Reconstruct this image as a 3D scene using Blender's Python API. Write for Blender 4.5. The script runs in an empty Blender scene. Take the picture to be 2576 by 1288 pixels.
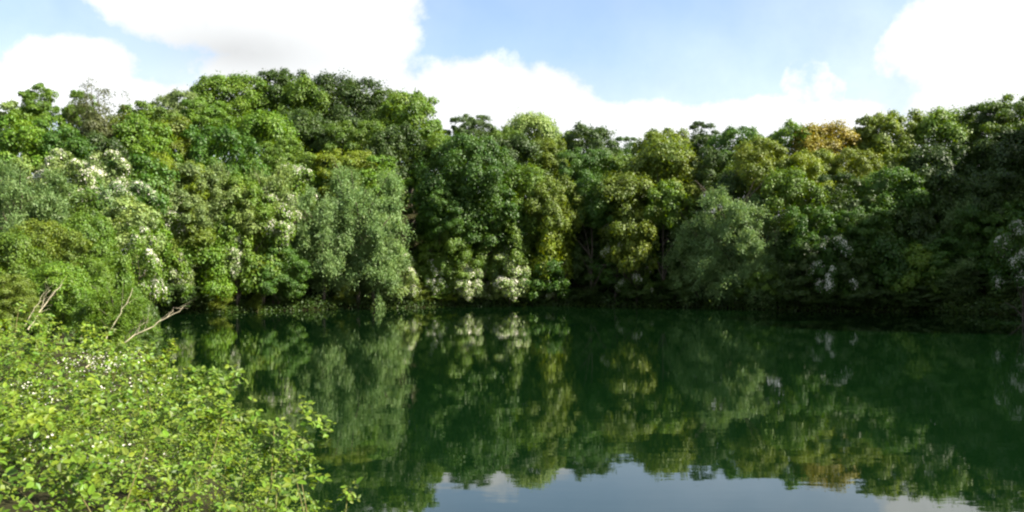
import bpy, math
import numpy as np
from mathutils import Vector

S = bpy.context.scene
COL = S.collection
rng = np.random.default_rng(11)

# ------------------------------------------------------------------ camera
CAMZ = 4.0            # eye height above the water
F = 2231.0            # focal length in "plan" pixels (picture 2576 wide)
cam_d = bpy.data.cameras.new('camera')
cam = bpy.data.objects.new('camera', cam_d)
COL.objects.link(cam)
cam.location = (0, 0, CAMZ)
cam.rotation_euler = (math.radians(90), 0, 0)
cam_d.sensor_width = 36.0
cam_d.lens = 36.0 * F / 2576.0
cam_d.shift_y = 46.0 / 2576.0
cam_d.clip_start = 0.05
cam_d.clip_end = 6000
S.camera = cam
S.render.resolution_x = 1024
S.render.resolution_y = 512
S.cycles.filter_width = 2.3      # soft lens

# ------------------------------------------------------------------ light
SUN_EL = 41.0
SUN_AZ = 106.0        # compass angle from +Y (view direction) towards +X
EXPOSURE = 1.75
S.view_settings.view_transform = 'Standard'
S.view_settings.look = 'None'
S.view_settings.gamma = 1
S.view_settings.exposure = EXPOSURE

sd = bpy.data.lights.new('sun', 'SUN')
sd.energy = 5.0
sd.angle = math.radians(0.5)
sd.color = (1.0, 0.93, 0.80)
sun = bpy.data.objects.new('sun', sd)
COL.objects.link(sun)
el, az = math.radians(SUN_EL), math.radians(SUN_AZ)
tosun = Vector((math.sin(az) * math.cos(el), math.cos(az) * math.cos(el), math.sin(el)))
sun.rotation_euler = (-tosun).to_track_quat('-Z', 'Y').to_euler()

W = bpy.data.worlds.new('World')
S.world = W
W.use_nodes = True
nt = W.node_tree
nt.nodes.clear()
N = nt.nodes


def nd(tree, t, **kw):
    n = tree.nodes.new(t)
    for k, v in kw.items():
        setattr(n, k, v)
    return n


def mth(tree, op, a, b=None, c=None, clamp=False):
    n = tree.nodes.new('ShaderNodeMath')
    n.operation = op
    n.use_clamp = clamp
    for i, v in enumerate((a, b, c)):
        if v is None:
            continue
        if isinstance(v, (int, float)):
            n.inputs[i].default_value = v
        else:
            tree.links.new(v, n.inputs[i])
    return n.outputs[0]


def sstep(tree, v, lo, hi, a=0.0, b=1.0):
    n = tree.nodes.new('ShaderNodeMapRange')
    n.interpolation_type = 'SMOOTHSTEP'
    tree.links.new(v, n.inputs[0])
    n.inputs[1].default_value = lo
    n.inputs[2].default_value = hi
    n.inputs[3].default_value = a
    n.inputs[4].default_value = b
    return n.outputs[0]


def build_world():
    L = nt.links.new
    out = nd(nt, 'ShaderNodeOutputWorld')
    tc = nd(nt, 'ShaderNodeTexCoord')
    nz1 = nd(nt, 'ShaderNodeTexNoise')
    nz1.inputs['Scale'].default_value = 11.0
    nz1.inputs['Detail'].default_value = 7.0
    nz1.inputs['Roughness'].default_value = 0.62
    L(tc.outputs['Generated'], nz1.inputs['Vector'])
    nz2 = nd(nt, 'ShaderNodeTexNoise')
    nz2.inputs['Scale'].default_value = 2.6
    nz2.inputs['Detail'].default_value = 6.0
    L(tc.outputs['Generated'], nz2.inputs['Vector'])
    sep = nd(nt, 'ShaderNodeSeparateXYZ')
    L(tc.outputs['Generated'], sep.inputs[0])
    azm = mth(nt, 'ARCTAN2', sep.outputs[0], sep.outputs[1])
    elv = mth(nt, 'ARCSINE', sep.outputs[2])
    # cumulus banks given by (bearing, elevation, half width, half height) in degrees
    D = math.degrees

    def cloud(px, py, wx, wy):
        a = math.atan((px - 1288) / F)
        e = math.atan((690 - py) / F * math.cos(a))
        return (a, e, wx / F, wy / F)
    banks = [cloud(640, 10, 380, 150), cloud(880, 90, 170, 120), cloud(780, 190, 330, 90),
             cloud(210, 150, 140, 62), cloud(330, 250, 420, 60), cloud(400, -50, 260, 90), cloud(870, -20, 200, 130),
             cloud(1180, 240, 210, 95), cloud(1330, 260, 190, 105), cloud(1480, 320, 300, 70), cloud(1900, 330, 500, 70),
             cloud(2430, 130, 190, 110), cloud(2560, 60, 230, 160), cloud(2550, 260, 280, 90),
             cloud(2030, 192, 52, 48), cloud(2060, 235, 60, 50), cloud(-150, 260, 180, 90),
             cloud(1900, 460, 900, 120)]
    best = None
    for a0, e0, ra, re in banks:
        da = mth(nt, 'MULTIPLY', mth(nt, 'SUBTRACT', azm, a0), 1 / ra)
        de = mth(nt, 'MULTIPLY', mth(nt, 'SUBTRACT', elv, e0), 1 / re)
        d = mth(nt, 'SQRT', mth(nt, 'ADD', mth(nt, 'MULTIPLY', da, da), mth(nt, 'MULTIPLY', de, de)))
        f = mth(nt, 'SUBTRACT', 1.0, d)
        f = mth(nt, 'MULTIPLY', f, min(1.0, .25 + re * 9))
        if ra * F < 90: f = mth(nt, "MINIMUM", f, .022)      # a small soft puff
        best = f if best is None else mth(nt, 'MAXIMUM', best, f)
    n1 = mth(nt, 'MULTIPLY', mth(nt, 'SUBTRACT', nz1.outputs[0], 0.5), 0.95)
    dens = mth(nt, 'ADD', best, n1)
    mask_front = sstep(nt, dens, -0.13, 0.16)
    # elsewhere: broken cloud
    gen = sstep(nt, nz2.outputs[0], 0.50, 0.60)
    away = sstep(nt, elv, 0.40, 0.60)
    side = sstep(nt, mth(nt, 'ABSOLUTE', azm), 0.62, 0.85)
    aw = mth(nt, 'MAXIMUM', away, side)
    mask = mth(nt, 'ADD', mth(nt, 'MULTIPLY', mask_front, mth(nt, 'SUBTRACT', 1.0, aw)), mth(nt, 'MULTIPLY', gen, aw), clamp=True)
    sky = nd(nt, 'ShaderNodeTexSky', sky_type='NISHITA', sun_disc=False)
    sky.sun_elevation = el
    sky.sun_rotation = az
    sky.altitude = 50
    sky.dust_density = 1.2
    sky.ozone_density = 1.6
    bg1 = nd(nt, 'ShaderNodeBackground')
    L(sky.outputs[0], bg1.inputs[0])
    bg1.inputs[1].default_value = 0.074
    # thin veil near the horizon and grey undersides
    g = cloud(600, 130, 460, 130)
    da = mth(nt, 'MULTIPLY', mth(nt, 'SUBTRACT', azm, g[0]), 1 / g[2])
    de = mth(nt, 'MULTIPLY', mth(nt, 'SUBTRACT', elv, g[1]), 1 / g[3])
    dd = mth(nt, 'SQRT', mth(nt, 'ADD', mth(nt, 'MULTIPLY', da, da), mth(nt, 'MULTIPLY', de, de)))
    grey = mth(nt, 'ADD', mth(nt, 'SUBTRACT', 0.75, dd), mth(nt, 'MULTIPLY', mth(nt, 'SUBTRACT', nz1.outputs[0], 0.5), 2.2))
    grey = sstep(nt, grey, -0.1, .85)
    br = mth(nt, 'SUBTRACT', 0.345, mth(nt, 'MULTIPLY', grey, 0.10))
    br = mth(nt, 'ADD', br, mth(nt, 'MULTIPLY', mth(nt, 'SUBTRACT', nz1.outputs[0], 0.5), 0.30))
    bg2 = nd(nt, 'ShaderNodeBackground')
    bg2.inputs[0].default_value = (0.97, 0.99, 1.0, 1)
    L(br, bg2.inputs[1])
    # thin high veil, denser towards the horizon
    veil = mth(nt, 'MULTIPLY', mth(nt, 'SUBTRACT', nz2.outputs[0], .36), 1.0, clamp=True)
    veil = mth(nt, 'ADD', veil, sstep(nt, elv, .06, .30, .5, 0.06), clamp=True)
    mask = mth(nt, 'MAXIMUM', mask, veil)
    mx = nd(nt, 'ShaderNodeMixShader')
    L(mask, mx.inputs[0])
    L(bg1.outputs[0], mx.inputs[1])
    L(bg2.outputs[0], mx.inputs[2])
    L(mx.outputs[0], out.inputs[0])


build_world()

# ------------------------------------------------------------------ helpers


def tag(o, label=None, cat=None, group=None, kind=None):
    if label: o['label'] = label
    if cat: o['category'] = cat
    if group: o['group'] = group
    if kind: o['kind'] = kind
    return o


def mesh_obj(name, me, parent=None, mat=None):
    o = bpy.data.objects.new(name, me)
    COL.objects.link(o)
    if parent: o.parent = parent
    if mat:
        if not me.materials: me.materials.append(mat)
        o.material_slots[0].link = 'OBJECT'
        o.material_slots[0].material = mat
    return o


def mesh_from(name, V, Fc, nper=4, smooth=False):
    """V (n,3) array, Fc (m,nper) int array"""
    me = bpy.data.meshes.new(name)
    V = np.asarray(V, np.float32)
    Fc = np.asarray(Fc, np.int32)
    me.vertices.add(len(V))
    me.vertices.foreach_set('co', V.ravel())
    me.loops.add(Fc.size)
    me.loops.foreach_set('vertex_index', Fc.ravel())
    me.polygons.add(len(Fc))
    me.polygons.foreach_set('loop_start', np.arange(len(Fc), dtype=np.int32) * nper)
    me.polygons.foreach_set('loop_total', np.full(len(Fc), nper, np.int32))
    me.polygons.foreach_set('use_smooth', np.full(len(Fc), smooth, bool))
    me.update(calc_edges=True)
    return me


def unit(v):
    return v / np.maximum(np.linalg.norm(v, axis=-1, keepdims=True), 1e-9)


def leaf_quads(P, Nn, L, Wd, axis=None, r=rng, fold=0.0):
    """leaf-shaped quads: positions, normals, length, width arrays -> V,F"""
    n = len(P)
    if axis is None:
        axis = r.normal(size=(n, 3))
    T = unit(axis - (axis * Nn).sum(1, keepdims=True) * Nn)
    B = np.cross(Nn, T)
    L = np.broadcast_to(L, n)[:, None]
    Wd = np.broadcast_to(Wd, n)[:, None]
    a = P - T * L * .5
    c = P + T * L * .5
    b = P + B * Wd * .5 - T * L * .08 + Nn * L * fold
    d = P - B * Wd * .5 - T * L * .08 + Nn * L * fold
    V = np.stack([a, b, c, d], 1).reshape(-1, 3)
    Fc = np.arange(n * 4).reshape(n, 4)
    return V, Fc


def tube(path, radii, n=6):
    path = np.asarray(path, float)
    V, Fc = [], []
    k = len(path)
    for i in range(k):
        t = path[min(i + 1, k - 1)] - path[max(i - 1, 0)]
        t = t / (np.linalg.norm(t) + 1e-9)
        u = np.cross(t, [0.31, 0.9, 0.2]); u /= np.linalg.norm(u) + 1e-9
        w = np.cross(t, u)
        for j in range(n):
            a = 2 * math.pi * j / n
            V.append(path[i] + radii[i] * (math.cos(a) * u + math.sin(a) * w))
    for i in range(k - 1):
        for j in range(n):
            Fc.append((i * n + j, i * n + (j + 1) % n, (i + 1) * n + (j + 1) % n, (i + 1) * n + j))
    return V, Fc


def join(parts):
    V, Fc, o = [], [], 0
    for v, f in parts:
        v = np.asarray(v); f = np.asarray(f)
        V.append(v); Fc.append(f + o); o += len(v)
    return np.concatenate(V), np.concatenate(Fc)


def vnoise(p, seed=0):
    """cheap smooth 2-D noise, -1..1"""
    x, y = p[..., 0], p[..., 1]
    s = seed * 1.7
    return (np.sin(x * 1.0 + 1.3 * np.sin(y * .9 + s) + s) + np.sin(y * 1.27 + 1.1 * np.sin(x * .8 - s) + 2 * s) + .6 * np.sin(2.3 * x - 1.9 * y + s)) / 2.6


# ------------------------------------------------------------------ materials
def leaf_mat(name, c, rough=.5, trans=.32, var=.5, hue=.03, nscale=.35):
    if 'leaves' in name: c = (c[0] * 1.0, c[1] * 1.03, c[2] * .85)      # a little yellower overall
    m = bpy.data.materials.new(name)
    m.use_nodes = True
    t = m.node_tree
    t.nodes.clear()
    L = t.links.new
    out = nd(t, 'ShaderNodeOutputMaterial')
    geo = nd(t, 'ShaderNodeNewGeometry')
    oi = nd(t, 'ShaderNodeObjectInfo')
    nz = nd(t, 'ShaderNodeTexNoise')
    nz.inputs['Scale'].default_value = nscale
    nz.inputs['Detail'].default_value = 3
    L(geo.outputs['Position'], nz.inputs['Vector'])
    hsv = nd(t, 'ShaderNodeHueSaturation')
    hsv.inputs['Color'].default_value = (*c, 1)
    rnd = geo.outputs['Random Per Island']
    v = mth(t, 'ADD', mth(t, 'MULTIPLY', rnd, var), 1 - var * .5)
    v = mth(t, 'MULTIPLY', v, mth(t, 'ADD', mth(t, 'MULTIPLY', nz.outputs[0], 1.0), .5))
    v = mth(t, 'MULTIPLY', v, mth(t, 'ADD', mth(t, 'MULTIPLY', oi.outputs['Random'], .3), .85))
    L(v, hsv.inputs['Value'])
    h = mth(t, 'ADD', .5, mth(t, 'MULTIPLY', mth(t, 'SUBTRACT', mth(t, 'FRACT', mth(t, 'MULTIPLY', rnd, 13.7)), .5), hue))
    h = mth(t, 'ADD', h, mth(t, 'MULTIPLY', mth(t, 'SUBTRACT', nz.outputs[0], .5), -.05))
    L(h, hsv.inputs['Hue'])
    bs = nd(t, 'ShaderNodeBsdfPrincipled')
    bs.inputs['Roughness'].default_value = rough
    bs.inputs['Specular IOR Level'].default_value = .35
    L(hsv.outputs[0], bs.inputs['Base Color'])
    tr = nd(t, 'ShaderNodeBsdfTranslucent')
    h2 = nd(t, 'ShaderNodeHueSaturation')
    h2.inputs['Hue'].default_value = .485
    h2.inputs['Saturation'].default_value = 1.15
    h2.inputs['Value'].default_value = 1.5
    L(hsv.outputs[0], h2.inputs['Color'])
    L(h2.outputs[0], tr.inputs[0])
    mx = nd(t, 'ShaderNodeMixShader')
    mx.inputs[0].default_value = trans
    L(bs.outputs[0], mx.inputs[1])
    L(tr.outputs[0], mx.inputs[2])
    L(mx.outputs[0], out.inputs[0])
    return m


def simple_mat(name, c1, c2, scale, rough=.85, bump=.3, spec=.3):
    m = bpy.data.materials.new(name)
    m.use_nodes = True
    t = m.node_tree
    bs = t.nodes['Principled BSDF']
    nz = nd(t, 'ShaderNodeTexNoise')
    nz.inputs['Scale'].default_value = scale
    nz.inputs['Detail'].default_value = 6
    tc = nd(t, 'ShaderNodeTexCoord')
    t.links.new(tc.outputs['Object'], nz.inputs['Vector'])
    cr = nd(t, 'ShaderNodeValToRGB')
    cr.color_ramp.elements[0].color = (*c1, 1)
    cr.color_ramp.elements[1].color = (*c2, 1)
    cr.color_ramp.elements[0].position = .35
    cr.color_ramp.elements[1].position = .68
    t.links.new(nz.outputs[0], cr.inputs[0])
    t.links.new(cr.outputs[0], bs.inputs['Base Color'])
    bs.inputs['Roughness'].default_value = rough
    bs.inputs['Specular IOR Level'].default_value = spec
    bp = nd(t, 'ShaderNodeBump')
    bp.inputs['Strength'].default_value = bump
    t.links.new(nz.outputs[0], bp.inputs['Height'])
    t.links.new(bp.outputs[0], bs.inputs['Normal'])
    return m


LM = {
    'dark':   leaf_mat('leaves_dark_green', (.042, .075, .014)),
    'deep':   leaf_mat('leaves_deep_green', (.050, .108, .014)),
    'mid':    leaf_mat('leaves_mid_green', (.092, .155, .018)),
    'bright': leaf_mat('leaves_bright_green', (.092, .170, .014)),
    'olive':  leaf_mat('leaves_olive', (.105, .148, .018)),
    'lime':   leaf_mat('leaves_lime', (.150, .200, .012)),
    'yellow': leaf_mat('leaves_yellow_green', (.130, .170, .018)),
    'pale':   leaf_mat('leaves_pale_green', (.165, .225, .068)),
    'greyg':  leaf_mat('leaves_grey_green', (.140, .190, .065), nscale=.5),
    'willow': leaf_mat('leaves_willow', (.125, .195, .070), nscale=.5),
    'rust':   leaf_mat('leaves_rust', (.255, .215, .025)),
    'brown':  leaf_mat('leaves_brown_green', (.075, .085, .030)),
    'bramble': leaf_mat('leaves_bramble', (.092, .145, .010), rough=.5, trans=.35, var=1.0, hue=.05, nscale=1.3),
}
BLOSSOM = leaf_mat('blossom_white', (.60, .58, .49), rough=.7, trans=.2, var=.3, hue=.0, nscale=.5)
BARK = simple_mat('bark', (.030, .022, .015), (.11, .09, .065), 6, bump=.8)
PALEBARK = simple_mat('pale_dead_bark', (.17, .15, .10), (.34, .30, .20), 9, bump=.4)
GROUND = simple_mat('ground_litter', (.012, .010, .006), (.026, .026, .010), .9, rough=1.0, bump=.6, spec=.05)

# water: deep green, mirror-like, faint ripples
WM = bpy.data.materials.new('water')
WM.use_nodes = True
t = WM.node_tree
bs = t.nodes['Principled BSDF']
bs.inputs['Base Color'].default_value = (.0018, .0090, .0022, 1)
bs.inputs['Roughness'].default_value = .015
bs.inputs['IOR'].default_value = 1.5
tc = nd(t, 'ShaderNodeTexCoord')
mp = nd(t, 'ShaderNodeMapping')
mp.inputs['Scale'].default_value = (.5, 1.0, 1)
t.links.new(tc.outputs['Object'], mp.inputs[0])
n1 = nd(t, 'ShaderNodeTexNoise'); n1.inputs['Scale'].default_value = 1.6; n1.inputs['Detail'].default_value = 3
n2 = nd(t, 'ShaderNodeTexNoise'); n2.inputs['Scale'].default_value = .35; n2.inputs['Detail'].default_value = 1
t.links.new(mp.outputs[0], n1.inputs['Vector']); t.links.new(mp.outputs[0], n2.inputs['Vector'])
sm = mth(t, 'ADD', n1.outputs[0], mth(t, 'MULTIPLY', n2.outputs[0], 2.0))
bp = nd(t, 'ShaderNodeBump'); bp.inputs['Strength'].default_value = .5; bp.inputs['Distance'].default_value = .0035
t.links.new(sm, bp.inputs['Height']); t.links.new(bp.outputs[0], bs.inputs['Normal'])

# ------------------------------------------------------------------ terrain
SHORE = np.array([(-25, 62), (-31.5, 78), (-36, 88), (-29, 93), (-20, 101), (-7, 109), (3, 111), (11, 112), (22, 107.5), (31, 97), (43, 93.5),
                  (50, 88), (53.5, 79), (54.5, 66), (54, 50), (49, 30), (32, 16), (10, 9.5), (1, 9.5), (-2, 11.8), (-6, 17), (-10, 23), (-14, 34), (-19.7, 49)], float)


def shore_dist(P):
    """signed distance: >0 on land"""
    P = np.asarray(P, float)
    shp = P.shape[:-1]
    Q = P.reshape(-1, 2)
    A = SHORE; B = np.roll(SHORE, -1, 0)
    best = np.full(len(Q), 1e9)
    inside = np.zeros(len(Q), bool)
    for a, b in zip(A, B):
        ab = b - a
        tt = np.clip(((Q - a) @ ab) / (ab @ ab), 0, 1)
        d = np.linalg.norm(Q - (a + tt[:, None] * ab), axis=1)
        best = np.minimum(best, d)
        cond = ((a[1] > Q[:, 1]) != (b[1] > Q[:, 1]))
        xi = (b[0] - a[0]) * (Q[:, 1] - a[1]) / (b[1] - a[1] + 1e-12) + a[0]
        inside ^= cond & (Q[:, 0] < xi)
    return np.where(inside, -best, best).reshape(shp)


AZ = [-180, -146, -120, -100, -75, -52, -35, -28, -16, -8, 0, 11, 27, 39, 50, 60, 75, 90, 120, 144, 160, 180]
RH = [2.4, 2.8, 4, 7, 11, 14, 18, 21, 22, 19, 15, 12, 12, 12, 12, 15, 22, 23, 18, 8, 3, 2.4]  # rise on the unseen right is steepened to lift the shade trees
RW = [6, 8, 20, 26, 34, 38, 38, 38, 38, 36, 36, 36, 36, 34, 30, 22, 13, 13, 16, 12, 8, 6]


def sm01(v):
    v = np.clip(v, 0, 1)
    return v * v * (3 - 2 * v)


def ground_z(P):
    P = np.asarray(P, float)
    d = shore_dist(P)
    a = np.degrees(np.arctan2(P[..., 0], P[..., 1] - 55))
    R = np.interp(a, AZ, RH)
    Wd = np.interp(a, AZ, RW)
    up = .35 * sm01(d / .8) + (R - .35) * sm01((d + 1) / (Wd + 1)) ** .85
    up = up + .35 * vnoise(P * .35, 3) * sm01((d - 3) / 6) * np.clip(R / 10, .2, 1)
    dn = np.maximum(d * .8, -3.5)
    return np.where(d > 0, up, dn)


def gz(x, y):
    return float(ground_z(np.array([[x, y]]))[0])


radii = np.concatenate([np.arange(0.5, 30, .75), np.arange(30, 170, 1.3), np.geomspace(172, 4500, 22)])
na = 420
ang = np.linspace(0, 2 * np.pi, na, endpoint=False)
RR, AA = np.meshgrid(radii, ang, indexing='ij')
PX = RR * np.sin(AA); PY = RR * np.cos(AA)
PZ = ground_z(np.stack([PX, PY], -1))
V = np.stack([PX, PY, PZ], -1).reshape(-1, 3)
i, j = np.meshgrid(np.arange(len(radii) - 1), np.arange(na), indexing='ij')
j2 = (j + 1) % na
Fq = np.stack([i * na + j, (i + 1) * na + j, (i + 1) * na + j2, i * na + j2], -1).reshape(-1, 4)[:, ::-1]
V = np.vstack([V, [[0, 0, gz(0, 0)]]])
tri_c = len(V) - 1
me = mesh_from('ground', V, Fq, 4, True)
ground = mesh_obj('ground', me, mat=GROUND)
tag(ground, kind='structure')

wx0, wx1, wy0, wy1 = -42, 64, 5, 118
me = mesh_from('water', [(wx0, wy0, 0), (wx1, wy0, 0), (wx1, wy1, 0), (wx0, wy1, 0)], [(0, 1, 2, 3)])
water = mesh_obj('water', me, mat=WM)
tag(water, kind='structure')

# ------------------------------------------------------------------ plants: shared meshes
def crown_broad(W0, H0, leaf, seed, nclump, per, flat=.78, low=.06, round_=1.0, rs=1.0):
    """clumpy broadleaf crown; base at z=low*H0"""
    r = np.random.default_rng(seed)
    R = W0 / 2
    zc = H0 * (1 + low) / 2
    Rz = H0 * (1 - low) / 2
    ph = r.uniform(0, 6.28, 8)
    C, RC = [], []
    for k in range(nclump):
        u = r.uniform(-.75, 1)
        a = r.uniform(0, 2 * np.pi)
        s = math.sqrt(max(0, 1 - abs(u) ** (2.0 + round_)))
        lob = 1 + .24 * math.sin(3 * a + ph[0] + 3 * u) + .12 * math.sin(5 * a + ph[1] - 4 * u) + .1 * math.sin(2 * a + ph[2])
        sh = r.uniform(.76, .96)
        rc = R * r.uniform(.15, .29) * rs
        C.append([(R - rc * .6) * s * lob * sh * math.cos(a), (R - rc * .6) * s * lob * sh * math.sin(a), zc + u * (Rz - rc * .5) * (.92 + .08 * lob)])
        RC.append(rc)
    C = np.array(C); RC = np.array(RC)
    idx = np.repeat(np.arange(nclump), per)
    n = len(idx)
    d = unit(r.normal(size=(n, 3)))
    outw = unit(C - np.array([0, 0, zc * .8]))[idx]
    d = unit(d + .6 * outw + np.array([0, 0, .35]))
    rad = RC[idx] * (r.uniform(.45, 1.0, n) ** .5) * (1 + .15 * np.sin(7 * d[:, 0] + idx) + .1 * r.normal(size=n))
    an = r.uniform(.7, 1.4, (nclump, 3)); an[:, 2] *= flat
    P = C[idx] + d * rad[:, None] * an[idx] + r.normal(size=(n, 3)) * leaf * .45
    # loose fill inside
    m = n // 5
    q = unit(r.normal(size=(m, 3))) * (r.uniform(.2, .75, (m, 1)) ** .5) * np.array([R * .78, R * .8, Rz * .85]) + np.array([0, 0, zc])
    # twig tips outside
    k2 = n // 30
    dt = unit(r.normal(size=(k2, 3)) + np.array([0, 0, .3]))
    ii = r.integers(0, nclump, k2)
    tp = C[ii] + dt * (RC[ii] * r.uniform(1.0, 1.35, k2))[:, None]
    P = np.vstack([P, q, tp]); D = np.vstack([d, unit(r.normal(size=(m, 3))), dt])
    nn = unit(D * 1.0 + r.normal(size=P.shape) * .42 + np.array([0, 0, .3]))
    nt_ = len(P)
    L = leaf * r.uniform(.7, 1.45, nt_)
    return leaf_quads(P, nn, L, L * .74, r=r, fold=.06), (C, RC)


def crown_willow(W0, H0, leaf, seed, nclump, per):
    """feathery upright sprays that nod at the tip"""
    r = np.random.default_rng(seed)
    R = W0 / 2
    Ps, As = [], []
    lobes = []
    for k in range(13):
        u = -.72 + 1.55 * (k + .5) / 13
        a = k * 2.4 + r.uniform(-.4, .4)
        s = math.sqrt(max(0, 1 - abs(u) ** 2.6)) * r.uniform(.45, .72)
        lobes.append((np.array([R * s * math.cos(a), R * s * math.sin(a), H0 * (.46 + .40 * u)]), R * r.uniform(.28, .46)))
    for k in range(nclump):
        lc, lr = lobes[int(r.integers(len(lobes)))]
        dv = unit(r.normal(size=3) + np.array([0, 0, .4]) + .6 * unit(lc - np.array([0, 0, H0 * .4])))
        c = lc + dv * lr * r.uniform(.35, .8)
        dirn = unit(dv * .8 + np.array([0, 0, .55]) + r.normal(size=3) * .2)
        ln = lr * r.uniform(.4, .75)
        for q in range(7):
            dq = unit(dirn + r.normal(size=3) * .35)
            tt = r.uniform(0, 1, per // 7)
            droop = np.zeros((len(tt), 3)); droop[:, 2] = -(tt ** 2.2) * ln * .45
            p = c + dq * (tt * ln)[:, None] + droop + r.normal(size=(len(tt), 3)) * leaf * (.5 + tt[:, None])
            Ps.append(p); As.append(np.tile(dq, (len(tt), 1)) + droop * .8 + r.normal(size=(len(tt), 3)) * .35)
    m = nclump * per // 8
    q = unit(r.normal(size=(m, 3))) * (r.uniform(.1, .6, (m, 1)) ** .5) * np.array([R * .65, R * .65, H0 * .40]) + np.array([0, 0, H0 * .5])
    P = np.vstack(Ps + [q]); A = np.vstack(As + [r.normal(size=(m, 3)) + np.array([0, 0, .4])])
    nn = unit(r.normal(size=P.shape) + unit(P - np.array([0, 0, H0 * .4])) * .8 + np.array([0, 0, .4]))
    L = leaf * r.uniform(.8, 1.6, len(P))
    return leaf_quads(P, nn, L, L * .36, axis=A, r=r, fold=.04), None


def branches(W0, H0, seed, n=7, r0=None, top=.8, tips=None, nseg=6, start=.0):
    r = np.random.default_rng(seed)
    r0 = r0 or W0 * .022
    parts = []
    path = [(0, 0, -.06 * H0)]
    x = y = 0
    for k in range(1, 8):
        x += r.normal() * W0 * .012; y += r.normal() * W0 * .012
        path.append((x, y, H0 * top * k / 7))
    path = np.array(path)
    rad = np.linspace(r0 * 1.25, r0 * .25, len(path))
    parts.append(tube(path, rad, 7))
    for k in range(n):
        h = r.uniform(.18, .7)
        b = np.array([np.interp(h * H0, path[:, 2], path[:, c]) for c in range(3)])
        if tips is not None:
            e = tips[r.integers(len(tips))]
            if e[2] < b[2]:
                b = np.array([0, 0, max(.1 * H0, e[2] - .2 * H0)])
        else:
            a = r.uniform(0, 6.28)
            e = np.array([math.cos(a) * W0 * r.uniform(.25, .48), math.sin(a) * W0 * r.uniform(.25, .48), min(H0, b[2] + H0 * r.uniform(.15, .45))])
        tt = np.linspace(0, 1, nseg)[:, None]
        p = b + (e - b) * tt + r.normal(size=(nseg, 3)) * W0 * .012 * tt
        p[:, 2] += np.sin(tt[:, 0] * math.pi) * H0 * .02
        parts.append(tube(p, np.linspace(r0 * .5, r0 * .1, nseg), 5))
    return parts


PROTO = {}


def proto(kind, size, var):
    """kind/size/variant -> dict of meshes with nominal width & height (metres)"""
    key = (kind, size, var)
    if key in PROTO: return PROTO[key]
    W0 = {'s': 4.5, 'm': 8.0, 'l': 12.0, 'n': 4.5}[size]
    seed = hash_(key)
    out = {'W': W0}
    if kind == 'broad':
        H0 = W0 * 1.1
        leaf, nc, per = {'s': (.18, 44, 200), 'm': (.22, 85, 270), 'l': (.25, 130, 310), 'n': (.105, 80, 380)}[size]
        # three growth habits: even, finely leaved in flat tiers, coarse with big boughs and gaps
        fl, rs = [(.78, 1.0), (.55, .92), (.9, 1.45)][var]
        if var == 1: leaf *= .8; per = int(per * 1.35); nc = int(nc * 1.1)
        if var == 2: leaf *= 1.12; nc = int(nc * .5); per = int(per * 1.6)
        (V, Fc), (C, RC) = crown_broad(W0, H0, leaf, seed, nc, per, flat=fl, rs=rs)
        tips = C
    elif kind == 'blossom':
        H0 = W0 * 1.0
        leaf, nc, per = {'s': (.17, 40, 170), 'm': (.20, 70, 220), 'l': (.22, 95, 260), 'n': (.10, 60, 360)}[size]
        (V, Fc), (C, RC) = crown_broad(W0, H0, leaf, seed, nc, per)
        tips = C
        r = np.random.default_rng(seed + 5)
        sel = r.permutation(len(C))[:int(len(C) * .75)]
        P, D = [], []
        kk = int(per * .75)
        for c in sel:
            d = unit(r.normal(size=(kk, 3)) * .9 + unit(C[c] - np.array([0, 0, H0 * .35])) + np.array([0, 0, .7]))
            P.append(C[c] + d * RC[c] * r.uniform(.75, 1.12, (kk, 1)) * np.array([1, 1, .85])); D.append(d)
        P = np.vstack(P); D = np.vstack(D)
        L = leaf * .62 * r.uniform(.5, 1.3, len(P))
        bv, bf = leaf_quads(P, unit(D + .5 * r.normal(size=P.shape)), L, L * .9, r=r, fold=.1)
        out['blossom'] = mesh_from('blossom', bv, bf)
    elif kind == 'willow':
        H0 = W0 * 1.15
        leaf, nc, per = {'s': (.19, 80, 160), 'm': (.22, 150, 190), 'l': (.25, 230, 200), 'n': (.11, 150, 240)}[size]
        (V, Fc), _ = crown_willow(W0, H0, leaf, seed, nc, per)
        tips = None
    elif kind == 'sparse':
        H0 = W0 * 1.3
        leaf, nc, per = {'s': (.18, 30, 60), 'm': (.2, 60, 70), 'l': (.24, 80, 80), 'n': (.1, 40, 100)}[size]
        (V, Fc), (C, RC) = crown_broad(W0, H0, leaf, seed, nc, per, flat=1.0)
        tips = C * np.array([1.05, 1.05, 1.04])
    out['H'] = H0
    out['crown'] = mesh_from('crown_' + kind, V, Fc)
    if kind == 'sparse':
        parts = branches(W0, H0, seed + 1, 60, top=.95, tips=tips)
    else:
        parts = branches(W0, H0, seed + 1, 12, tips=tips)
    tv, tf = join(parts)
    out['trunk'] = mesh_from('trunk_' + kind, tv, tf, 4, True)
    PROTO[key] = out
    return out


def hash_(k):
    s = 0
    for ch in str(k): s = (s * 131 + ord(ch)) % 99991
    return s


GR = 'trees and shrubs crowding the far bank'


XS, YO, YN = [1900, 2000, 2300, 2576, 2900], [97, 90, 70, 56, 46], [97, 95, 93, 89.5, 85]


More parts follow.
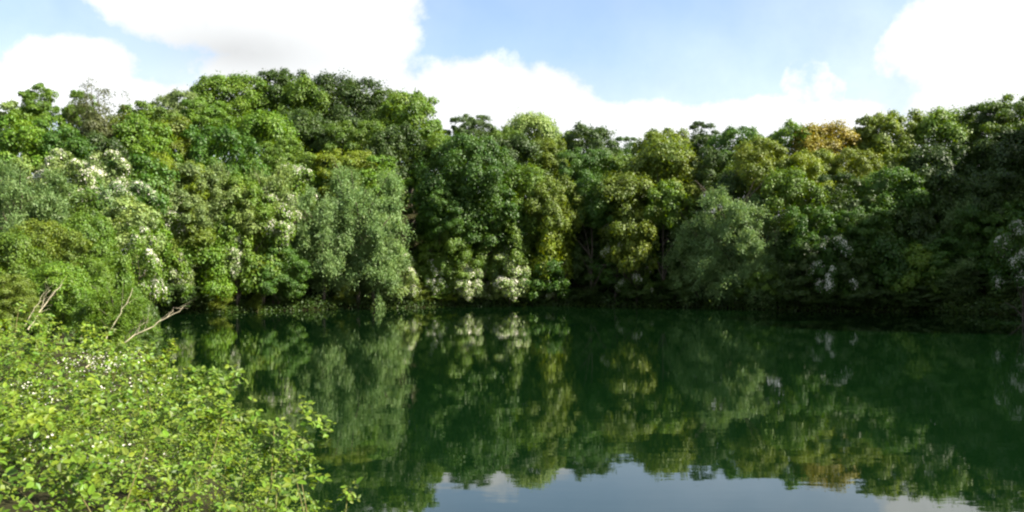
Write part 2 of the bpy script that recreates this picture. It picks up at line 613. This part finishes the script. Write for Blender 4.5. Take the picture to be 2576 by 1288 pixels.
def tree(px, topy, wpx, D, kind, col, label, group=None, base=None, name=None, cat='tree', sink=.3, far=False):
    if px > 1900 and D > 50 and not far:
        D = np.interp(px, XS, YN) + (D - np.interp(px, XS, YO)) * .7
    for _ in range(40):      # a plant roots on land: step back from the water
        if float(shore_dist(np.array([[(px - 1288) / F * D, D]]))[0]) > .25: break
        D += .7
    x = (px - 1288) / F * D
    ztop = CAMZ + (690 - topy) / F * D
    zg = gz(x, D)
    if zg < 0: zg = -.4
    if base is not None: zg = max(zg, CAMZ + (690 - base) / F * D)
    h = max(ztop - zg + sink, 1.0)
    w = wpx / F * D
    if D < 58: size = 'n'
    else: size = 's' if w < 6 else ('m' if w < 10 else 'l')
    P = proto(kind, size, int(rng.integers(0, 3 if kind == 'broad' else 2)))
    nm = name or {'broad': 'broadleaf_tree', 'blossom': 'hawthorn_bush', 'willow': 'willow_tree', 'sparse': 'thin_tree'}[kind]
    root = bpy.data.objects.new(nm, None)
    root.empty_display_size = .5
    COL.objects.link(root)
    root.location = (x, D, zg - sink)
    root.rotation_euler = (float(rng.normal() * .035), float(rng.normal() * .035), float(rng.uniform(0, 6.28)))
    # crowns as wide as asked (visible spread ~ nominal width)
    tag(root, label, cat, group)
    ch = min(h, w * (1.75 if kind == 'willow' else 1.28 if topy < 520 else 1.7))   # crown height; bare trunk below it
    parts = [mesh_obj('crown' if cat == 'tree' else 'foliage', P['crown'], root, LM[col])]
    if 'blossom' in P: parts.append(mesh_obj('blossom', P['blossom'], root, BLOSSOM))
    for o in parts:
        o.scale = (w / P['W'] * 1.12, w / P['W'] * 1.0, ch / P['H'])
        o.location = (0, 0, h - ch)
    o = mesh_obj('trunk' if cat == 'tree' else 'stem', P['trunk'], root, BARK)
    o.scale = (w / P['W'], w / P['W'], h / P['H'])
    return root


SHR = dict(cat='shrub')
T = [
 # skyline, left to right: px, top, width, distance, kind, colour, label
 (20, 262, 120, 100, 'broad', 'pale', 'pale yellowish tree low on the skyline at the left edge'),
 (105, 214, 78, 98, 'broad', 'bright', 'narrow bright green tree standing up alone on the left skyline'),
 (185, 232, 100, 104, 'broad', 'mid', 'green tree directly left of the thin brown tree on the skyline'),
 (252, 212, 140, 97, 'sparse', 'brown', 'thin brownish tree with bare twigs against the sky at left'),
 (350, 262, 100, 108, 'broad', 'mid', 'small rounded tree in the skyline dip right of the thin brown tree'),
 (452, 232, 125, 116, 'broad', 'greyg', 'grey-green tree at the left foot of the high wooded hilltop'),
 (590, 196, 200, 132, 'broad', 'mid', 'broad olive-green dome tree forming the left shoulder of the hilltop'),
 (705, 178, 150, 135, 'broad', 'dark', 'highest tree on the hilltop, dark against the white cloud'),
 (775, 208, 130, 131, 'broad', 'mid', 'hilltop tree just right of the highest dark crown'),
 (870, 200, 200, 134, 'broad', 'dark', 'wide dark dome tree on the right half of the hilltop'),
 (965, 228, 110, 135, 'broad', 'mid', 'smaller hilltop tree between the wide dark dome and the end crown'),
 (1035, 234, 165, 128, 'broad', 'mid', 'round tree ending the hilltop where the skyline drops right'),
 (1120, 330, 90, 132, 'broad', 'dark', 'low tree in the notch right of the hilltop'),
 (1200, 284, 110, 132, 'broad', 'dark', 'dark pointed tree rising above the middle skyline under the cloud'),
 (1265, 325, 110, 134, 'broad', 'mid', 'tree on the right flank of the dark pointed middle tree'),
 (1345, 298, 130, 136, 'broad', 'pale', 'light green rounded tree on the middle skyline'),
 (1420, 335, 90, 138, 'broad', 'mid', 'low crown between the light green tree and the dark one on the skyline'),
 (1485, 318, 140, 134, 'broad', 'dark', 'dark green tree just left of the lowest skyline dip'),
 (1575, 346, 90, 138, 'broad', 'deep', 'small tree at the lowest dip of the skyline'),
 (1665, 328, 150, 128, 'broad', 'olive', 'olive tree right of the lowest skyline dip'),
 (1755, 308, 95, 134, 'broad', 'dark', 'small dark crown poking above the skyline right of the dip'),
 (1850, 324, 130, 128, 'broad', 'deep', 'green tree on the skyline left of the rust-tinted tree'),
 (1920, 345, 90, 130, 'broad', 'mid', 'lower skyline crown left of the bright tree by the rust one'),
 (1990, 312, 140, 124, 'broad', 'bright', 'bright green skyline tree touching the rust-tinted tree'),
 (2085, 322, 150, 116, 'broad', 'rust', 'rust and yellow tinted tree on the right part of the skyline'),
 (2170, 300, 110, 114, 'broad', 'olive', 'olive crown between the rust-tinted tree and the big olive dome'),
 (2235, 286, 170, 110, 'broad', 'olive', 'big olive dome tree on the right skyline'),
 (2375, 290, 160, 100, 'broad', 'mid', 'shaded tree where the right skyline begins to climb'),
 (2480, 258, 130, 94, 'broad', 'dark', 'dark tree climbing the right skyline'),
 (2575, 232, 190, 88, 'broad', 'mid', 'tallest tree at the right edge of the view'),
 # upper slope
 (60, 262, 90, 96, 'broad', 'mid', 'green tree between the pale edge tree and the lone narrow bright one'),
 (300, 285, 110, 100, 'broad', 'olive', 'olive tree right behind the thin brown tree'),
 (400, 275, 110, 108, 'broad', 'mid', 'green tree left of the grey-green one below the hilltop'),
 (210, 290, 120, 94, 'broad', 'brown', 'brownish green tree under the thin brown tree'),
 (120, 290, 120, 92, 'broad', 'bright', 'bright leafy tree at the foot of the lone narrow bright one'),
 (390, 345, 120, 92, 'broad', 'bright', 'bright green tree under the yellowing one'),
 (55, 300, 150, 86, 'broad', 'bright', 'bright leafy tree below the pale skyline tree at far left'),
 (150, 325, 130, 88, 'broad', 'deep', 'deep green tree under the lone narrow bright one'),
 (255, 345, 110, 90, 'broad', 'dark', 'dark shaded tree under the thin brown one'),
 (345, 300, 130, 96, 'broad', 'bright', 'bright green tree left of the yellowing one on the upper slope'),
 (435, 300, 110, 99, 'broad', 'yellow', 'yellowing tree high on the left slope'),
 (520, 245, 140, 114, 'broad', 'bright', 'bright green tree under the left shoulder of the hilltop'),
 (560, 320, 190, 102, 'broad', 'deep', 'large deep green tree below the hilltop left shoulder'),
 (670, 295, 150, 114, 'broad', 'bright', 'bright green tree halfway up below the highest crown'),
 (745, 285, 130, 122, 'broad', 'dark', 'dark tree tucked below the highest hilltop crown'),
 (735, 345, 140, 108, 'broad', 'mid', 'green tree on the slope above the left willow'),
 (830, 285, 150, 124, 'broad', 'dark', 'dark tree under the wide dark hilltop dome'),
 (920, 300, 150, 122, 'broad', 'mid', 'mid-green tree under the right half of the hilltop'),
 (880, 372, 150, 110, 'broad', 'lime', 'yellow-green tree just above the left willow crown'),
 (1010, 320, 150, 119, 'broad', 'dark', 'dark hollow-looking tree below the last hilltop crown'),
 (960, 395, 120, 110, 'broad', 'bright', 'bright small tree right above the left willow'),
 (1100, 352, 120, 118, 'broad', 'mid', 'mid-green tree left of the large central crown'),
 (1160, 345, 215, 111, 'broad', 'deep', 'large central tree with a broad clumpy green crown'),
 (1290, 352, 130, 122, 'broad', 'dark', 'dark tree right behind the large central crown'),
 (1370, 350, 120, 126, 'broad', 'olive', 'olive tree below the light green skyline tree'),
 (1470, 370, 140, 120, 'broad', 'deep', 'deep green tree below the dark skyline tree left of the dip'),
 (1560, 385, 130, 122, 'broad', 'mid', 'green tree directly below the lowest skyline dip'),
 (1665, 365, 170, 117, 'broad', 'olive', 'large olive tree below the right side of the dip'),
 (1735, 395, 100, 113, 'broad', 'yellow', 'yellow-olive crown beside the dark ivy-clad tree'),
 (1790, 375, 90, 114, 'broad', 'dark', 'narrow dark ivy-clad tree between lighter crowns'),
 (1850, 385, 110, 113, 'broad', 'mid', 'rounded green tree above the right willow'),
 (1915, 352, 130, 112, 'broad', 'yellow', 'yellow-green tree below the skyline left of the rust one'),
 (1990, 385, 140, 108, 'broad', 'lime', 'vivid lime tree on the right slope'),
 (2040, 372, 130, 112, 'broad', 'yellow', 'golden-green tree at the lower left of the rust-tinted tree'),
 (2150, 378, 130, 104, 'broad', 'yellow', 'golden-olive tree right of the vivid lime tree, lower down'),
 (2250, 385, 140, 102, 'broad', 'olive', 'olive-brown tree below the big olive dome'),
 (2350, 380, 150, 94, 'broad', 'dark', 'shaded dark tree below the start of the right climb'),  # right-edge leaves chosen dark, with the bank's shade in their colour
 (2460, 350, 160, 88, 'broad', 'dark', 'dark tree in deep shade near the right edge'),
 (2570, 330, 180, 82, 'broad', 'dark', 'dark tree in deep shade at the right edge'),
 # middle slope
 (1110, 450, 150, 108, 'broad', 'deep', 'deep green tree between the left willow and the central crown'),
 (1210, 450, 170, 107, 'broad', 'deep', 'green tree under the large central crown'),
 (1330, 430, 150, 114, 'broad', 'mid', 'mid-green tree in the middle of the far slope'),
 (1400, 450, 140, 112, 'broad', 'olive', 'olive-tinted tree right of the middle of the far slope'),
 (1490, 440, 130, 112, 'broad', 'deep', 'bluish green tree above the bright overhanging olive crown'),
 (1580, 450, 150, 110, 'broad', 'olive', 'light olive tree whose boughs reach down towards the shaded hollow'),
 (1665, 455, 120, 110, 'broad', 'mid', 'green tree left of the right willow'),
 (1600, 530, 110, 107, 'broad', 'yellow', 'yellow-olive overhanging crown lit above the dark hollow'),
 (1390, 555, 110, 106, 'broad', 'lime', 'bright lime overhanging crown above the water in the middle'),
 (1270, 540, 130, 106, 'broad', 'mid', 'leafy tree above the pale blossom bush in the middle'),
 (1140, 545, 140, 106, 'broad', 'mid', 'leafy tree above the lime waterside bush'),
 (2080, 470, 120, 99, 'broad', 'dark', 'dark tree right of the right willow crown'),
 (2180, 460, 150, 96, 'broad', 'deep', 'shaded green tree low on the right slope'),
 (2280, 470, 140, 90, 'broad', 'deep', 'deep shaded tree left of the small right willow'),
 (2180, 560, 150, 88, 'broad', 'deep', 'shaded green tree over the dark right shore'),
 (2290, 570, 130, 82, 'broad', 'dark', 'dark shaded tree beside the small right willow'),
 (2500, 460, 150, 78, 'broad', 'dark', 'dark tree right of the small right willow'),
 (2040, 560, 110, 95, 'broad', 'dark', 'dark tree between the right willow and the grey blossom'),
 (900, 402, 230, 103, 'willow', 'willow', 'large grey-green willow left of the middle, highest of its pair'),
 (815, 462, 170, 100, 'willow', 'willow', 'grey-green willow on the left of the tallest willow'),
 (940, 560, 190, 99, 'willow', 'willow', 'lower leafy willow in front of the tallest willow'),
 (1855, 450, 220, 97, 'willow', 'willow', 'grey-green willow on the right part of the far bank'),
 (1755, 520, 150, 97, 'willow', 'willow', 'smaller willow on the left of the right-hand willow'),
 (1890, 600, 150, 93, 'willow', 'willow', 'drooping willow low over the shaded right water'),
 (2395, 475, 150, 77, 'willow', 'willow', 'shaded willow standing near the right edge'),
 (2400, 640, 120, 68, 'willow', 'willow', 'low shaded willow bush touching the water at right'),
 # left slope scrub
 (45, 392, 260, 56, 'willow', 'willow', 'wide soft grey-green willow filling the left edge'),
 (165, 385, 150, 78, 'blossom', 'pale', 'pale blossoming hawthorn high on the left slope'),
 (265, 385, 140, 82, 'blossom', 'greyg', 'hawthorn under the dark tree, right of the pale high one'),
 (350, 400, 140, 84, 'broad', 'deep', 'deep green tree among the hawthorns'),
 (380, 440, 150, 78, 'blossom', 'greyg', 'blossoming hawthorn in the middle of the left slope'),
 (490, 410, 160, 86, 'broad', 'greyg', 'grey-green bushy tree beside the left slope hawthorns'),
 (600, 440, 150, 94, 'broad', 'mid', 'green bushy tree left of the speckled hawthorn'),
 (660, 475, 130, 95, 'blossom', 'mid', 'speckled hawthorn left of the willows'),
 (720, 415, 120, 102, 'blossom', 'mid', 'hawthorn with few flowers above the willows on the left'),
 (200, 470, 170, 66, 'broad', 'mid', 'leafy low tree beside the wide left-edge willow'),
 (320, 500, 150, 70, 'broad', 'pale', 'pale green tree above the whitest hawthorn'),
 (450, 500, 150, 78, 'broad', 'olive', 'olive tree right above the whitest hawthorn'),
 (560, 530, 130, 84, 'broad', 'mid', 'green tree above the round waterside bush'),
 (650, 555, 140, 90, 'broad', 'mid', 'green tree between the round waterside bush and the willows'),
 (700, 610, 150, 92, 'broad', 'deep', 'deep green overhanging tree left of the willow trunks'),
 (110, 560, 180, 50, 'broad', 'olive', 'olive-green leafy shrub at mid height on the left'),
 (235, 560, 150, 55, 'broad', 'mid', 'green shrub left of the whitest hawthorn'),
 (352, 578, 125, 63, 'blossom', 'mid', 'whitest hawthorn, thick with flowers, low on the left bank'),
 (450, 600, 90, 90, 'blossom', 'pale', 'small hawthorn right of the whitest one'),
 (30, 600, 180, 42, 'broad', 'mid', 'leafy shrub at the left edge above the brambles'),
 (530, 600, 150, 76, 'broad', 'bright', 'round bright green bush overhanging the left water corner'),
 (420, 660, 130, 66, 'broad', 'dark', 'dark shaded shrub under the whitest hawthorn'),
 (150, 665, 170, 38, 'broad', 'bright', 'light green shrub behind the pale leaning twigs'),
 (290, 705, 180, 34, 'willow', 'bright', 'feathery green shrub just beyond the bare sticks'),
 (10, 690, 150, 30, 'broad', 'olive', 'olive shrub right behind the brambles at the left edge'),
 # waterside
 (550, 722, 70, 84, 'willow', 'yellow', 'yellow-green waterside bush at the left water corner'),
 (640, 738, 50, 90, 'willow', 'olive', 'brownish low waterside bush right of the left water corner'),
 (865, 715, 62, 98, 'willow', 'yellow', 'yellow-green waterside bush below the left willows'),
 (1005, 640, 105, 99, 'blossom', 'pale', 'waterside hawthorn at the right foot of the willows'),
 (1065, 712, 52, 104, 'willow', 'yellow', 'small yellow waterside bush in the middle left'),
 (1120, 698, 66, 105, 'willow', 'lime', 'lime green waterside bush with a bright reflection'),
 (1185, 640, 100, 105.5, 'blossom', 'greyg', 'pink-white hawthorn at the waterside right of the lime bush'),
 (1282, 625, 120, 105, 'blossom', 'pale', 'pale creamy hawthorn leaning over the middle water'),
 (1370, 640, 110, 108, 'broad', 'deep', 'dark waterside tree right of the pale creamy hawthorn'),
 (1600, 635, 80, 105.5, 'blossom', 'mid', 'hanging white-flecked bush in front of the dark hollow'),
 (2090, 600, 105, 88, 'blossom', 'deep', 'grey flowering bush in the shade of the right bank'),
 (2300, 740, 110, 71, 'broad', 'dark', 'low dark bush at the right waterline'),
 (2575, 560, 120, 50, 'blossom', 'deep', 'white-flecked hawthorn cut by the right edge'),
 (1235, 700, 60, 105, 'blossom', 'pale', 'small drooping white-flowered bush between the two middle hawthorns'),
 (1378, 705, 60, 107, 'blossom', 'greyg', 'small white-flowered bush at the waterline left of the dark hollow'),
 (1110, 640, 70, 107, 'blossom', 'mid', 'hawthorn peeping out above the lime waterside bush'),
 (1545, 560, 70, 109, 'blossom', 'olive', 'cream-flecked hawthorn higher up in front of the dark hollow'),
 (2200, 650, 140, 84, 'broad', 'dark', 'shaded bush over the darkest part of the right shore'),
]
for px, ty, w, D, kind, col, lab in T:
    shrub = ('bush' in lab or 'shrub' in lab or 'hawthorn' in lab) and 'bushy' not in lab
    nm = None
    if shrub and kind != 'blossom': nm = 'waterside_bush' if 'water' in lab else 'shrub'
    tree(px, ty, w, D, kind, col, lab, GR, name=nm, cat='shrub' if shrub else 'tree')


xr = np.random.default_rng(8)
PLACES = ['at far left', 'left of the hawthorns', 'among the hawthorns', 'right of the hawthorns', 'above the round bush', 'left of the willow pair', 'behind the willow pair', 'right of the willow pair', 'left of the middle', 'in the middle', 'right of the middle', 'left of the dark hollow', 'above the dark hollow', 'left of the right willow', 'behind the right willow', 'right of the right willow', 'below the lime tree', 'below the olive dome', 'in the right shade', 'near the right edge']
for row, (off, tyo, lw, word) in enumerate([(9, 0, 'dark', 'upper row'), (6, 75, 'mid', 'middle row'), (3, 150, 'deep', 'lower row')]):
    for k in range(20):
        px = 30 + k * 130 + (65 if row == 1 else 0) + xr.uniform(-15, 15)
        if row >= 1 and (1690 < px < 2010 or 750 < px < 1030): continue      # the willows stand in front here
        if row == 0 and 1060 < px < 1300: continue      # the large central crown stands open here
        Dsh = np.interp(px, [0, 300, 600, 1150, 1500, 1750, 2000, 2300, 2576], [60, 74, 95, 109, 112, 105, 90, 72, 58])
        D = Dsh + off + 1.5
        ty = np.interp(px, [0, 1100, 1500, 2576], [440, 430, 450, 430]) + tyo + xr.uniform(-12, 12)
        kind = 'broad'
        col = ['dark', 'deep', 'mid', 'bright'][int(xr.integers(0, 4))] if px < 2050 else ['dark', 'deep'][int(xr.integers(0, 2))]  # right side takes only darker leaves, shade put into the colour
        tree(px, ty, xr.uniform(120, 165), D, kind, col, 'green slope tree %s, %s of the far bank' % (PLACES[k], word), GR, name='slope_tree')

# small pale scrub packed over the sunny left slope
ORD = ['first', 'second', 'third', 'fourth', 'fifth', 'sixth', 'seventh', 'eighth', 'ninth']
ROWS = ['top', 'second', 'third', 'fourth', 'lowest']
for row in range(5):
    for k in range(8 if row < 4 else 6):
        px = 30 + k * 88 + (44 if row % 2 else 0) + xr.uniform(-12, 12)
        if row >= 3: px *= .8
        if row >= 2 and 270 < px < 500: continue        # room for the whitest hawthorn
        ty = 405 + row * 62 + xr.uniform(-14, 14)
        D = [84, 76, 69, 60, 50][row] + max(0, px - 300) * .028
        col = ['pale', 'greyg', 'pale', 'lime', 'willow', 'mid'][int(xr.integers(0, 6))]
        kind = ['broad', 'willow', 'blossom', 'blossom'][int(xr.integers(0, 4))]
        cn = {'pale': 'pale green', 'greyg': 'grey-green', 'mid': 'mid-green', 'lime': 'yellow-green', 'willow': 'soft green', 'bright': 'bright green'}[col]
        tree(px, ty, xr.uniform(85, 125), D, kind, col, '%s scrub bush on the sunny left slope, %s row, %s from the left' % (cn, ROWS[row], ORD[k]),
             'scrub bushes on the left slope', name='scrub_bush', cat='shrub')

# filler trees standing between and behind the ones above
fill = np.random.default_rng(5)
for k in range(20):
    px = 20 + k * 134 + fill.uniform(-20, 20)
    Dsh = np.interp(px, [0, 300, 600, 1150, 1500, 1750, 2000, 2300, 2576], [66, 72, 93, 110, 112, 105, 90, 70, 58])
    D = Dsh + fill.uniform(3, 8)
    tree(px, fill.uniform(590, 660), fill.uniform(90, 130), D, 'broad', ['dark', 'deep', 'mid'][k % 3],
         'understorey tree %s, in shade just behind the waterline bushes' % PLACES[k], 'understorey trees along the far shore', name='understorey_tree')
ORD2 = 'first second third fourth fifth sixth seventh eighth ninth tenth eleventh twelfth thirteenth fourteenth fifteenth sixteenth seventeenth eighteenth nineteenth twentieth'.split()
ki = -1
for k in range(22):
    px = 470 + k * 102 + fill.uniform(-20, 20)
    if (px < 1000 and k % 2) or 1730 < px < 1960: continue
    ki += 1
    Dsh = np.interp(px, [450, 600, 850, 1150, 1500, 1750, 2000, 2300, 2576], [88, 93.5, 101, 110, 112.5, 107, 95, 93.5, 90])
    D = Dsh + fill.uniform(.6, 1.6)
    yb = 690 + CAMZ / D * F
    tree(px, yb - fill.uniform(45, 105), fill.uniform(85, 135), D, ['broad', 'willow', 'broad'][k % 3], ['mid', 'dark', 'deep'][k % 3] if 900 < px < 1340 else 'dark',  # dark leaves away from the middle put the hollows' shade into colour
         'low %s bush at the far waterline, %s along the shore from the left corner' % ('green' if 900 < px < 1340 else 'dark', ORD2[ki]), 'low bushes along the far waterline', name='waterside_bush', cat='shrub', far=True)
# unseen trees added past the right edge to shade the right bank
for k, (x, y, h, w) in enumerate([(63.5, 88, 19, 12), (70, 97, 19, 13), (62, 79, 19, 12), (73, 86, 19, 14), (62, 69, 19, 12), (76, 76, 19, 14), (84, 94, 18, 15), (64, 59, 18, 13), (80, 106, 18, 13)]):
    px = 1288 + F * x / y
    zt = gz(x, y) + h
    tree(px, 690 - F * (zt - CAMZ) / y, w * F / y, y, 'broad', 'dark', 'tall added shade tree out of view on the right bank, %s one counted inland' % ORD2[k], 'added shade trees beyond the right edge', name='shade_tree', far=True)

# ------------------------------------------------------------------ undergrowth
r = np.random.default_rng(21)
n = 150000
a = r.uniform(-.66, .66, n) ; D = r.uniform(40, 150, n)
# the strip along the waterline is the densest
m = 60000
e0 = r.integers(0, 12, m); tt = r.uniform(0, 1, m)[:, None]
strip = SHORE[e0] * (1 - tt) + SHORE[(e0 + 1) % len(SHORE)] * tt + r.normal(size=(m, 2)) * 1.5
P2 = np.vstack([np.stack([D * np.tan(a), D], 1), strip])
d = shore_dist(P2)
keep = (d > -.35) & (d < 42)
P2 = P2[keep]; d = d[keep]
zz = ground_z(P2)
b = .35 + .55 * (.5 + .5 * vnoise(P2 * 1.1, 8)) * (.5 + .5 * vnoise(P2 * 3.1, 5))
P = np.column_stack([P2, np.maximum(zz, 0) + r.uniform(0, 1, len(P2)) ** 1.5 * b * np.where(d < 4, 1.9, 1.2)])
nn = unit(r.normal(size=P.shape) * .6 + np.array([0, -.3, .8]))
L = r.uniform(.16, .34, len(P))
v, f = leaf_quads(P, nn, L, L * .7, r=r, fold=.05)
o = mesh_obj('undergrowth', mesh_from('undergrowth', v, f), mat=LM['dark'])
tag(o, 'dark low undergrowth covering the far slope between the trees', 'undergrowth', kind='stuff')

# ------------------------------------------------------------------ bramble thicket in the near left corner
EDGE = np.array([(-.05, 3.0), (-.55, 6.0), (-.98, 7.0), (-1.95, 8.5), (-3.05, 10.0), (-3.85, 11.1), (-4.9, 12.3), (-6.5, 13.2), (-9.5, 13.6), (-12, 12), (-10, 6), (-5, 2.6)], float)


def poly_in(P, poly):
    Q = P.reshape(-1, 2)
    best = np.full(len(Q), 1e9); inside = np.zeros(len(Q), bool)
    for a_, b_ in zip(poly, np.roll(poly, -1, 0)):
        ab = b_ - a_
        tt = np.clip(((Q - a_) @ ab) / (ab @ ab), 0, 1)
        best = np.minimum(best, np.linalg.norm(Q - (a_ + tt[:, None] * ab), axis=1))
        cond = ((a_[1] > Q[:, 1]) != (b_[1] > Q[:, 1]))
        xi = (b_[0] - a_[0]) * (Q[:, 1] - a_[1]) / (b_[1] - a_[1] + 1e-12) + a_[0]
        inside ^= cond & (Q[:, 0] < xi)
    return np.where(inside, best, -best)


def bramble_z(P):
    di = poly_in(P, EDGE)
    x, y = P[:, 0], P[:, 1]
    z0 = 2.42 + .078 * (y - 5) + .04 * np.clip(-x - 4, 0, 6)
    z0 = z0 + .22 * vnoise(P * 1.9, 1) + .17 * vnoise(P * 4.7, 2)
    z0 = z0 - .75 * sm01((vnoise(P * 2.9, 12) - .15) / .35) * sm01((14 - y) / 5) * sm01((di - .5) / .6)
    return z0 - 1.7 * (1 - np.clip((di + .15) / 1.1, 0, 1)) ** 2, di


def trifoliate(P, up, size, r, nleaf=3):
    """three folded leaflets round each point"""
    n = len(P)
    ax = r.normal(size=(n, 3))
    T0 = unit(ax - (ax * up).sum(1, keepdims=True) * up)
    B0 = np.cross(up, T0)
    Vs = []
    for q, an in enumerate((0, 1.35, -1.35)[:nleaf]):
        Tq = T0 * math.cos(an) + B0 * math.sin(an)
        tilt = r.uniform(-.35, .35, (n, 1))
        Tq = unit(Tq + up * tilt)
        Bq = unit(np.cross(up, Tq)); Nq = np.cross(Tq, Bq)
        s = (size * (1.0 if q == 0 else .82))[:, None]
        base = P + Tq * s * .15
        def pt(a_, b_, c_): return base + Tq * s * a_ + Bq * s * b_ + Nq * s * c_
        # two quads joined on the midrib: base, side, side2, tip
        vs = [pt(0, 0, 0), pt(.35, .34, .10), pt(.78, .27, .06), pt(1.12, 0, -.06), pt(.78, -.27, .06), pt(.35, -.34, .10)]
        Vs.append(np.stack(vs, 1))
    V = np.concatenate(Vs, 0).reshape(-1, 3)
    k = len(V) // 6
    o_ = np.arange(k)[:, None] * 6
    Fc = np.concatenate([o_ + np.array([[0, 1, 2, 3]]), o_ + np.array([[0, 3, 4, 5]])], 0)
    return V, Fc


r = np.random.default_rng(33)
root = bpy.data.objects.new('bramble_thicket', None)
COL.objects.link(root)
tag(root, 'sunlit bramble thicket with small pale flowers on the near left bank', 'bramble')
n = 125000
cand = np.column_stack([r.uniform(-12.2, 0, n * 2), r.uniform(2.4, 14, n * 2)])
zt, di = bramble_z(cand)
u = cand[:, 0] / cand[:, 1]
ok = (di > -.25) & (u > -.75)
# patchy density: bare dark holes between sprays
dn = .5 + .5 * vnoise(cand * 6.1, 4)
ok &= r.uniform(0, 1, len(cand)) < (.05 + .95 * np.clip(dn * 2.0 - .55, 0, 1)) * 1.0 * np.clip(.62 + 1.5 * vnoise(cand * 3.1, 9) + .04 * (cand[:, 1] - 5), .05, 1) * np.clip(9.0 / cand[:, 1], .8, 1.0)
cand = cand[ok]; zt = zt[ok]; di = di[ok]
cl = .14 * vnoise(cand * 9.7, 6)
depth = r.uniform(0, 1, len(cand)) ** 1.5 * 1.1
P = np.column_stack([cand, zt + cl - depth])
out = np.column_stack([np.full(len(P), .35), np.full(len(P), -.3), np.full(len(P), 1.0)])
up = unit(out + r.normal(size=P.shape) * .42)
sz = r.uniform(.022, .050, len(P))
v1, f1 = trifoliate(P, up, sz, r)
# arching sprays above the surface
sprays = []; canes = []
ns = 330
sc = np.column_stack([r.uniform(-11, -.4, ns * 4), r.uniform(3.5, 13.4, ns * 4)])
zc, dc = bramble_z(sc)
sel = np.where((dc > .25) & (sc[:, 0] / sc[:, 1] > -.7))[0][:ns]
for s_ in sel:
    b0 = np.array([*sc[s_], zc[s_] - .35])
    a_ = r.uniform(0, 6.28); ln = r.uniform(.35, .95) * (1.0 if dc[s_] > 1.1 else .4); hh = r.uniform(.15, .42)
    tt = np.linspace(0, 1, 7)
    p = b0 + np.column_stack([np.cos(a_) * ln * tt, np.sin(a_) * ln * tt, .3 * np.minimum(tt * 2, 1) + hh * np.sin(tt * math.pi * .75)])
    canes.append(tube(p, np.linspace(.006, .002, 7), 4))
    m = int(r.integers(10, 22))
    t2 = r.uniform(.35, 1, m)
    q = np.column_stack([np.interp(t2, tt, p[:, c]) for c in range(3)]) + r.normal(size=(m, 3)) * .035
    uu = unit(r.normal(size=(m, 3)) * .4 + np.array([.25, -.3, 1]))
    sprays.append(trifoliate(q, uu, r.uniform(.035, .07, m), r))
v, f = join([(v1, f1)] + sprays)
mesh_obj('foliage', mesh_from('bramble_foliage', v, f), root, LM['bramble'])
CANE = simple_mat('cane', (.10, .07, .03), (.16, .17, .05), 20)
for v, f in canes[::4]:
    mesh_obj('cane', mesh_from('cane', v, f, 4, True), root, CANE)
# blossom sprays
fl = []
for (px, py, D, k) in [(215, 895, 11.2, 90), (240, 915, 10.6, 60), (300, 925, 10, 60), (345, 965, 9.2, 40), (265, 980, 9.2, 30), (95, 960, 9.2, 50),
                       (120, 975, 8.8, 40), (80, 950, 9.6, 30), (150, 1130, 6.5, 30), (400, 940, 10, 25), (330, 1120, 6.6, 16)]:
    x = (px - 1288) / F * D
    z, _ = bramble_z(np.array([[x, D]]))
    c = np.array([x, D, z[0] + .1])
    q = c + r.normal(size=(k, 3)) * np.array([.17, .17, .06])
    fl.append(leaf_quads(q, unit(r.normal(size=(k, 3)) * .5 + np.array([.2, -.5, 1])), r.uniform(.012, .028, k), r.uniform(.012, .026, k), r=r, fold=.12))
v, f = join(fl)
mesh_obj('blossom', mesh_from('bramble_blossom', v, f), root, BLOSSOM)

# ------------------------------------------------------------------ bare sticks


def at(px, py, D):
    return np.array([(px - 1288) / F * D, D, CAMZ + (690 - py) / F * D])


def stick(label, pts, r0, r1, mat, twigs=()):
    parts = []
    def curve(pp, a, b):
        pp = np.array([at(*q) for q in pp])
        tt = np.linspace(0, len(pp) - 1, 14)
        p = np.column_stack([np.interp(tt, range(len(pp)), pp[:, c]) for c in range(3)])
        p += r.normal(size=p.shape) * .014 * np.linspace(0, 1, 14)[:, None] ** .5
        parts.append(tube(p, np.linspace(a, b, 14), 7))
        for q in range(3):          # side twigs
            i0 = int(r.integers(5, 13))
            e = unit((p[-1] - p[0])[None])[0] * r.uniform(.15, .35) + r.normal(size=3) * .12
            tq = np.linspace(0, 1, 5)[:, None]
            parts.append(tube(p[i0] + e * tq + r.normal(size=(5, 3)) * .008 * tq, np.linspace(b * .7, b * .25, 5), 4))
    curve(pts, r0, r1)
    for tw in twigs: curve(tw, r1 * 1.1, r1 * .5)
    v, f = join(parts)
    o = mesh_obj('dead_branch', mesh_from('dead_branch', v, f, 4, True), mat=mat)
    tag(o, label, 'branch', 'bare branches sticking out of the brambles')
    return o


stick('long pale crooked branch reaching right over the water', [(215, 925, 11.5), (300, 868, 12), (375, 825, 12.4), (420, 798, 12.7), (462, 768, 13)], 0.0096, 0.0034, PALEBARK,
      [[(420, 798, 12.7), (440, 775, 12.9), (470, 775, 13)], [(345, 842, 12.2), (352, 820, 12.3), (372, 808, 12.4)]])
stick('thin straight yellowish stick left of the crooked branch', [(245, 885, 11.5), (290, 810, 12), (335, 725, 12.6)], 0.0067, 0.0030, PALEBARK)
stick('leaning pale bare branch at the left above the brambles', [(70, 830, 13.6), (105, 775, 14), (155, 715, 14.6)], 0.0124, 0.0045, PALEBARK, [[(105, 775, 14), (112, 745, 14.1), (128, 728, 14.2)]])
stick('second leaning bare branch left of the paler one', [(62, 822, 14), (85, 780, 14.3), (110, 735, 14.8)], 0.0073, 0.0028, PALEBARK)
